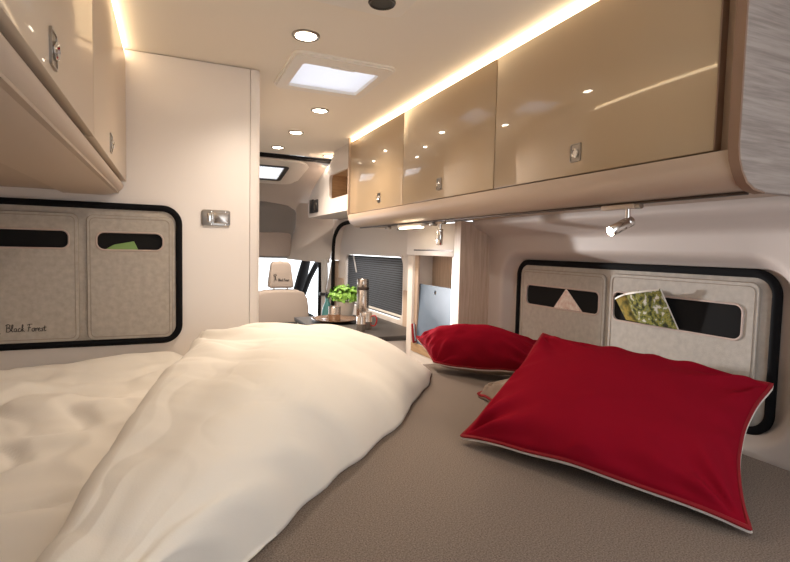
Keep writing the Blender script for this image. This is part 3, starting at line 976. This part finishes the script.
TZ = 0.8605
tr = MB().lathe([(0, 0.004), (0.06, 0.003), (0.075, 0.0), (0.080, 0.0), (0.125, 0.012), (0.138, 0.018), (0.139, 0.021), (0.134, 0.021), (0.10, 0.012), (0, 0.010)], c=(0.865, 2.82, TZ), seg=56)
tag(tr.build('serving_tray', M['tray']), 'round dark polished tray on the kitchen counter', 'tray')
pp = thing('potted_herb', (0.985, 2.990, TZ), 'leafy green herb in a white pot on the kitchen counter', 'plant')
MB().lathe([(0, 0), (0.040, 0), (0.043, 0.003), (0.056, 0.085), (0.058, 0.098), (0.053, 0.098), (0.050, 0.085), (0.048, 0.080)], c=(0.985, 2.990, TZ), seg=36).build('pot', M['pot'], pp)
MB().lathe([(0, 0.084), (0.0495, 0.082)], c=(0.985, 2.990, TZ), seg=24).build('soil', M['soil'], pp)
vs, fs = [], []
rnd = random.Random(7)
for k in range(420):
    th = rnd.uniform(0, 2 * PI); ph = math.acos(rnd.uniform(-0.15, 1)); rr = 0.062 + 0.045 * rnd.random()
    c = V((0.985, 2.990, TZ + 0.132)) + V((math.sin(ph) * math.cos(th) * rr * 1.05, math.sin(ph) * math.sin(th) * rr * 1.05, math.cos(ph) * rr * 0.78 - 0.012))
    nn = V((math.sin(ph) * math.cos(th) + rnd.uniform(-.5, .5), math.sin(ph) * math.sin(th) + rnd.uniform(-.5, .5), math.cos(ph) + rnd.uniform(-.3, .6))).normalized()
    ax = nn.orthogonal().normalized(); ax.rotate(Quaternion(nn, rnd.uniform(0, 6.3))); bx = nn.cross(ax)
    s = rnd.uniform(0.010, 0.018); i0 = len(vs)
    prof_ = [(-1, 0, 0), (-.4, .62, .12), (.35, .55, .10), (1, 0, -.25), (.35, -.55, .10), (-.4, -.62, .12), (0, 0, -.08)]
    for a, b, d in prof_:
        vs.append(c + ax * a * s + bx * b * s + nn * d * s)
    for q in range(6):
        fs.append((i0 + q, i0 + (q + 1) % 6, i0 + 6))
MB().raw(vs, fs).build('foliage', M['leaf'], pp, sharp=180)
mb = MB()
for k in range(16):
    th = 2 * PI * k / 16; r1 = 0.03
    mb.tube([(0.985 + 0.02 * math.cos(th), 2.990 + 0.02 * math.sin(th), TZ + 0.083), (0.985 + 0.055 * math.cos(th), 2.990 + 0.055 * math.sin(th), TZ + 0.15)], 0.0018, 5)
mb.build('stems', M['leaf'], pp)

fl = thing('thermos_flask', (1.020, 2.78, TZ), 'tall steel thermos flask beside the potted herb', 'flask')
c = (1.020, 2.78, TZ)
MB().lathe([(0, 0), (0.033, 0), (0.036, 0.004), (0.036, 0.185), (0.034, 0.188), (0, 0.188)], c=c, seg=36).build('body', M['steel'], fl)
MB().lathe([(0.0345, 0.188), (0.0365, 0.189), (0.0365, 0.203), (0.0345, 0.204)], c=c, seg=36).build('collar', M['darkmetal'], fl)
MB().lathe([(0.0345, 0.204), (0.0350, 0.205), (0.0345, 0.246), (0.031, 0.252), (0, 0.253)], c=c, seg=36).build('cup_lid', M['steel'], fl)

def mug(name, c, r, h, label, hmat, hdir, cat='mug'):
    t = thing(name, c, label, cat, 'steel mugs on the kitchen counter')
    MB().lathe([(0, 0), (r * .93, 0), (r, 0.004), (r, h * .42), (r * 1.04, h * .45), (r * 1.04, h * .50), (r, h * .53), (r, h - .002), (r * .96, h), (r * .93, h - .003), (r * .93, 0.006), (0, 0.005)], c=c, seg=36).build('body', M['steel'], t)
    if hmat:
        d = V((math.cos(hdir), math.sin(hdir), 0))
        p = [V(c) + d * (r * .98) + V((0, 0, h * .80)), V(c) + d * (r + .020) + V((0, 0, h * .82)), V(c) + d * (r + .028) + V((0, 0, h * .55)), V(c) + d * (r + .018) + V((0, 0, h * .25)), V(c) + d * (r * .98) + V((0, 0, h * .22))]
        MB().tube(catmull(p, 6), 0.0035, 8).build('handle', hmat, t)
    return t
mug('mug', (0.850, 2.78, TZ + 0.0115), 0.035, 0.083, 'steel mug standing on the round dark tray', None, 0)
mug('mug', (0.945, 2.52, TZ), 0.033, 0.088, 'steel mug with red handle beside the thermos flask', M['redenam'], -0.7)
mug('mug', (0.893, 2.455, TZ), 0.023, 0.080, 'small dark steel beaker left of the red handled mug', None, 0, 'beaker')

bt = thing('bottle', (1.045, 3.60, 0.66), 'teal glass bottle behind the potted herb', 'bottle')
MB().lathe([(0, 0), (0.038, 0), (0.041, 0.006), (0.041, 0.16), (0.032, 0.20), (0.016, 0.235), (0.015, 0.27)], c=(1.045, 3.60, 0.66), seg=28).build('body', M['teal'], bt)
MB().lathe([(0.016, 0.265), (0.018, 0.266), (0.018, 0.295), (0, 0.297)], c=(1.045, 3.60, 0.66), seg=20).build('cap', M['plug'], bt)
sd = thing('side_shelf', (1.03, 3.6, 0), 'low shelf beside the cab door holding the teal bottle', 'shelf')
MB().box((0.96, 3.45, 0.62), (1.095, 3.72, 0.6595), 0.004).build('top', M['worktop'], sd)
MB().box((0.97, 3.46, 0.0), (1.09, 3.71, 0.6195), 0.003).build('body', M['beige'], sd)

# small dark red case with a light clip between duvet and board
sc_ = thing('pocket_knife', (1.066, 2.175, 0.8405), 'small dark red pocket knife standing in the niche beside the blue grey board', 'pocket knife')
m4 = Matrix.Translation((1.058, 2.165, 0.8905)) @ Matrix.Rotation(-0.22, 4, 'X')
MB().box((-0.010, -0.008, -0.048), (0.010, 0.008, 0.045), 0.005, 3, mtx=m4).build('handle', M['redpipe'], sc_)
MB().box((-0.004, -0.0095, -0.040), (0.004, -0.007, 0.048), 0.001, 1, mtx=m4).build('clip', M['chrome'], sc_)

# ------------------------------------------------------------------ cab
ps = thing('passenger_seat', (0.71, 3.62, 0), 'greige passenger seat with embroidered headrest in the cab', 'seat')
def shell(pts_w, y0, y1, bev):
    return MB().prism(pts_w, 'y', y0, y1, bev, 4)
bk = [(0.50, 0.66)] + [(0.505, 0.85)] + [(0.515, 0.92), (0.545, 0.965), (0.60, 0.982), (0.71, 0.986), (0.82, 0.982), (0.868, 0.965), (0.895, 0.92), (0.905, 0.85), (0.91, 0.66)]
shell(bk, 3.58, 3.70, 0.022).build('backrest', M['seat'], ps)
shell([(0.505, 0.40), (0.505, 0.757), (0.905, 0.757), (0.905, 0.40)], 3.572, 3.60, 0.008).build('lower_back_shell', M['plug'], ps)
hr = [(0.617, 1.006), (0.622, 1.06), (0.637, 1.165), (0.652, 1.184), (0.71, 1.188), (0.758, 1.182), (0.775, 1.163), (0.790, 1.06), (0.796, 1.006), (0.78, 0.996), (0.635, 0.996)]
shell(hr, 3.59, 3.67, 0.018).build('headrest', M['seat'], ps)
for x in (0.66, 0.755):
    MB().tube([(x, 3.63, 0.96), (x, 3.63, 1.01)], 0.007, 10).build('headrest_post', M['chrome'], ps)
PH = lambda u, z, d: V((u, 3.589 - d, z))
mb = MB()
emblem(mb, 0.655, 1.052, 0.020, PH, 0.0005, 0.0020)
script_text(mb, 'Black Forest', 0.682, 1.048, 0.0085, PH, 0.0005, 0.0012)
mb.build('embroidery', M['ink'], ps)
MB().box((0.50, 3.66, 0.38), (0.92, 4.10, 0.50), 0.04, 4).build('seat_cushion', M['seat'], ps)
MB().box((0.54, 3.68, 0.0), (0.88, 4.06, 0.379), 0.01).build('pedestal', M['plug'], ps)

# roof lining of the cab: slopes down towards the windscreen
prof = [(3.375, 1.868), (3.45, 1.872), (3.53, 1.871), (3.59, 1.869), (3.74, 1.856), (3.86, 1.838), (3.92, 1.82), (4.02, 1.79), (4.16, 1.715), (4.24, 1.65), (4.26, 1.60)]
rows = []
sk_pts = []
for (y, z) in prof:
    row = []
    for i in range(33):
        x = -0.62 + (1.20 + 0.62) * i / 32
        e = abs(x - 0.30) / 0.90
        row.append((x, y - 0.10 * max(0, e - .25) ** 2, z - 0.10 * smooth(0.55, 1.0, e) * 1.0))
    rows.append(row)
mb = MB().grid(rows)
dead = [q for q in mb.bm.faces if 0.28 < q.calc_center_median().x < 0.78 and 3.56 < q.calc_center_median().y < 3.90]
bmesh.ops.delete(mb.bm, geom=dead, context='FACES')
struct('ceiling_cab', mb, M['cab'], sharp=60)
struct('trim_6', MB().tube([(-0.62, 3.372, 1.880), (0.30, 3.372, 1.880), (0.75, 3.372, 1.876), (1.10, 3.365, 1.868)], 0.015, 8), M['rubber'])
struct('ceiling_outer', slab(-0.66, 3.362, 1.34, 5.1, (0.10, 3.42, 0.90, 4.06), 1.935, 1.96), M['cab'])

cv = thing('cab_roof_vent', (0.45, 3.72, 1.86), 'black framed roof vent with pleated blind in the cab ceiling', 'roof vent')
def tilt(mb):
    m4 = Matrix.Translation((0.53, 3.73, 1.850)) @ Matrix.Rotation(-0.155, 4, 'X')
    mb.bm.transform(m4); return mb
mb = MB().plate(rrect(-0.36, -0.30, 0.36, 0.32, 0.10, 8), rrect(-0.22, -0.16, 0.22, 0.19, 0.03, 8), 'z', 0.0, -0.020)
mb.plate(rrect(-0.33, -0.27, 0.33, 0.29, 0.09, 8), rrect(-0.22, -0.16, 0.22, 0.19, 0.03, 8), 'z', -0.0195, -0.032)
tilt(mb).build('frame', M['ring'], cv)
mb = MB().plate(rrect(-0.222, -0.162, 0.222, 0.192, 0.03, 6), rrect(-0.192, -0.135, 0.192, 0.165, 0.012, 6), 'z', -0.030, -0.036)
tilt(mb).build('black_surround', M['plug'], cv)
rows = []
for j in range(29):
    x = -0.196 + 0.392 * j / 28
    z = -0.014 - (0.014 if j % 2 else 0)
    rows.append([(x, -0.14, z), (x, 0.17, z)])
tilt(MB().grid(rows)).build('pleated_blind', M['blind'], cv, sharp=10)

# grey pad above the windscreen, sun visor, side lining
pad = [(-0.60, 1.20), (-0.60, 1.655), (0.20, 1.665), (0.70, 1.655), (0.88, 1.632), (0.94, 1.595), (0.965, 1.52), (1.00, 1.40), (1.01, 1.30), (1.01, 1.19), (0.85, 1.195)]
pd = MB().prism(pad, 'y', 4.225, 4.265, 0.010, 3)
struct('trim_7', pd, M['cabgrey'])
vz = thing('sun_visor', (0.5, 4.20, 1.21), 'taupe sun visor folded down over the windscreen top', 'sun visor')
MB().prism(rrect(0.22, 1.208, 0.90, 1.405, 0.035, 6) , 'y', 4.178, 4.205, 0.009, 3).build('flap', M['visor'], vz)
MB().tube([(0.55, 4.216, 1.385), (0.86, 4.216, 1.385)], 0.0095, 8).build('hinge_rod', M['plug'], vz)
# side lining over the passenger door
rows = []
for j in range(15):
    t = j / 14
    z = 1.655 - t * 0.465
    row = []
    for i in range(9):
        s = i / 8
        y = 4.222 - 0.38 * s
        x = 0.945 - 0.075 * smooth(0.35, 0.95, t) + (0.20 + 0.06 * smooth(0.1, .8, t)) * s ** 1.2
        row.append((x, y, z - 0.02 * s))
    rows.append(row)
struct('trim_8', MB().grid(rows), M['cab'], sharp=60)

# windscreen surround, bonnet-side wall, A pillar and passenger door
struct('wall_front', MB().box((-0.62, 5.05, 0), (1.25, 5.09, 0.70)), M['plug'])
MBd = MB().prism([(4.50, 0.68), (5.045, 0.69), (5.045, 0.0), (4.62, 0.0), (4.50, 0.58)], 'x', -0.60, 1.05, 0.02)
tag(MBd.build('dashboard', M['plug']), 'black dashboard under the windscreen behind the passenger seat', 'dashboard')
ap = [(1.150, 4.64, 1.21), (1.147, 4.71, 1.13), (1.143, 4.80, 1.02), (1.135, 4.91, 0.88), (1.13, 5.0, 0.70)]
struct('trim_9', MB().tube(ap, [0.036, 0.044, 0.050, 0.052, 0.054], 10), M['rubber'])
dr = [(1.13, 4.10, 1.165), (1.125, 4.22, 1.15), (1.12, 4.44, 1.02), (1.11, 4.64, 0.84), (1.11, 4.68, 0.68), (1.12, 4.40, 0.68), (1.13, 4.10, 0.68)]
d2 = struct('door_2', MB().tube(dr, 0.024, 10, closed=True), M['rubber'])
MB().box((1.10, 4.08, 0.0), (1.15, 4.72, 0.67), 0.01).build('lower_panel', M['plug'], d2, world=False)
ct = thing('curtain', (1.12, 3.86, 0.70), 'gathered pale curtain beside the passenger door', 'curtain')
mb = MB()
for k in range(5):
    x = 1.085 - 0.006 * (k % 2); y = 3.79 + 0.024 * k
    mb.tube(catmull([(x, y, 1.20), (x + .004, y + .004 * (k - 2), 1.06), (x, 3.838 + 0.009 * (k - 2), 0.93), (x, 3.838 + .016 * (k - 2), 0.70)], 6), [0.012] * 19, 8)
mb.build('folds', M['curtain'], ct)
MB().lathe([(0.030, -0.012), (0.036, -0.010), (0.036, 0.010), (0.030, 0.012)], c=(1.083, 3.838, 0.93), seg=20).build('tie_band', M['plug'], ct)

# ------------------------------------------------------------------ light from outside
wd = bpy.data.worlds.new('daylight')
SC.world = wd
wd.use_nodes = True
bg = wd.node_tree.nodes['Background']
bg.inputs['Color'].default_value = (0.90, 0.95, 1.0, 1)
bg.inputs['Strength'].default_value = 2.1

ld = bpy.data.lights.new('windscreen_spot_lamp', 'SPOT')  # added spot lamp outside the windscreen, beam narrowed onto the right wall
ld.energy = 950; ld.color = (1.0, 0.97, 0.95); ld.spot_size = math.radians(7.0); ld.spot_blend = 0.35; ld.shadow_soft_size = 0.06
lo = bpy.data.objects.new('windscreen_spot_lamp', ld)
lo.location = (-0.2, 5.7, 0.98)
dv = V((1.2, 0.78, 1.16)) - V(lo.location)
lo.rotation_euler = dv.to_track_quat('-Z', 'Y').to_euler()
COL.objects.link(lo)

# ------------------------------------------------------------------ camera
f = 507.33
Rw = Matrix(((0.9155615203481169, 0.003963469785056783, -0.40215841824473547),
             (-0.4015509312052512, 0.06482436557573562, -0.9135396276439786),
             (0.022448877612037385, 0.997888817722178, 0.06094222968511606)))
cd = bpy.data.cameras.new('camera')
cam = bpy.data.objects.new('camera', cd)
COL.objects.link(cam)
cd.sensor_fit = 'HORIZONTAL'
cd.sensor_width = 36
cd.lens = f / 790 * 36
cd.clip_start = 0.02
m4 = Rw.to_4x4()
m4.translation = (0, 0, 1.284)
cam.matrix_world = m4
SC.camera = cam

vs_ = SC.view_settings
vs_.view_transform = 'Standard'
vs_.look = 'None'
vs_.gamma = 1
vs_.use_curve_mapping = False
vs_.exposure = 0.58
SC.cycles.use_denoising = True
SC.cycles.max_bounces = 10
SC.cycles.diffuse_bounces = 6
SC.cycles.sample_clamp_indirect = 8
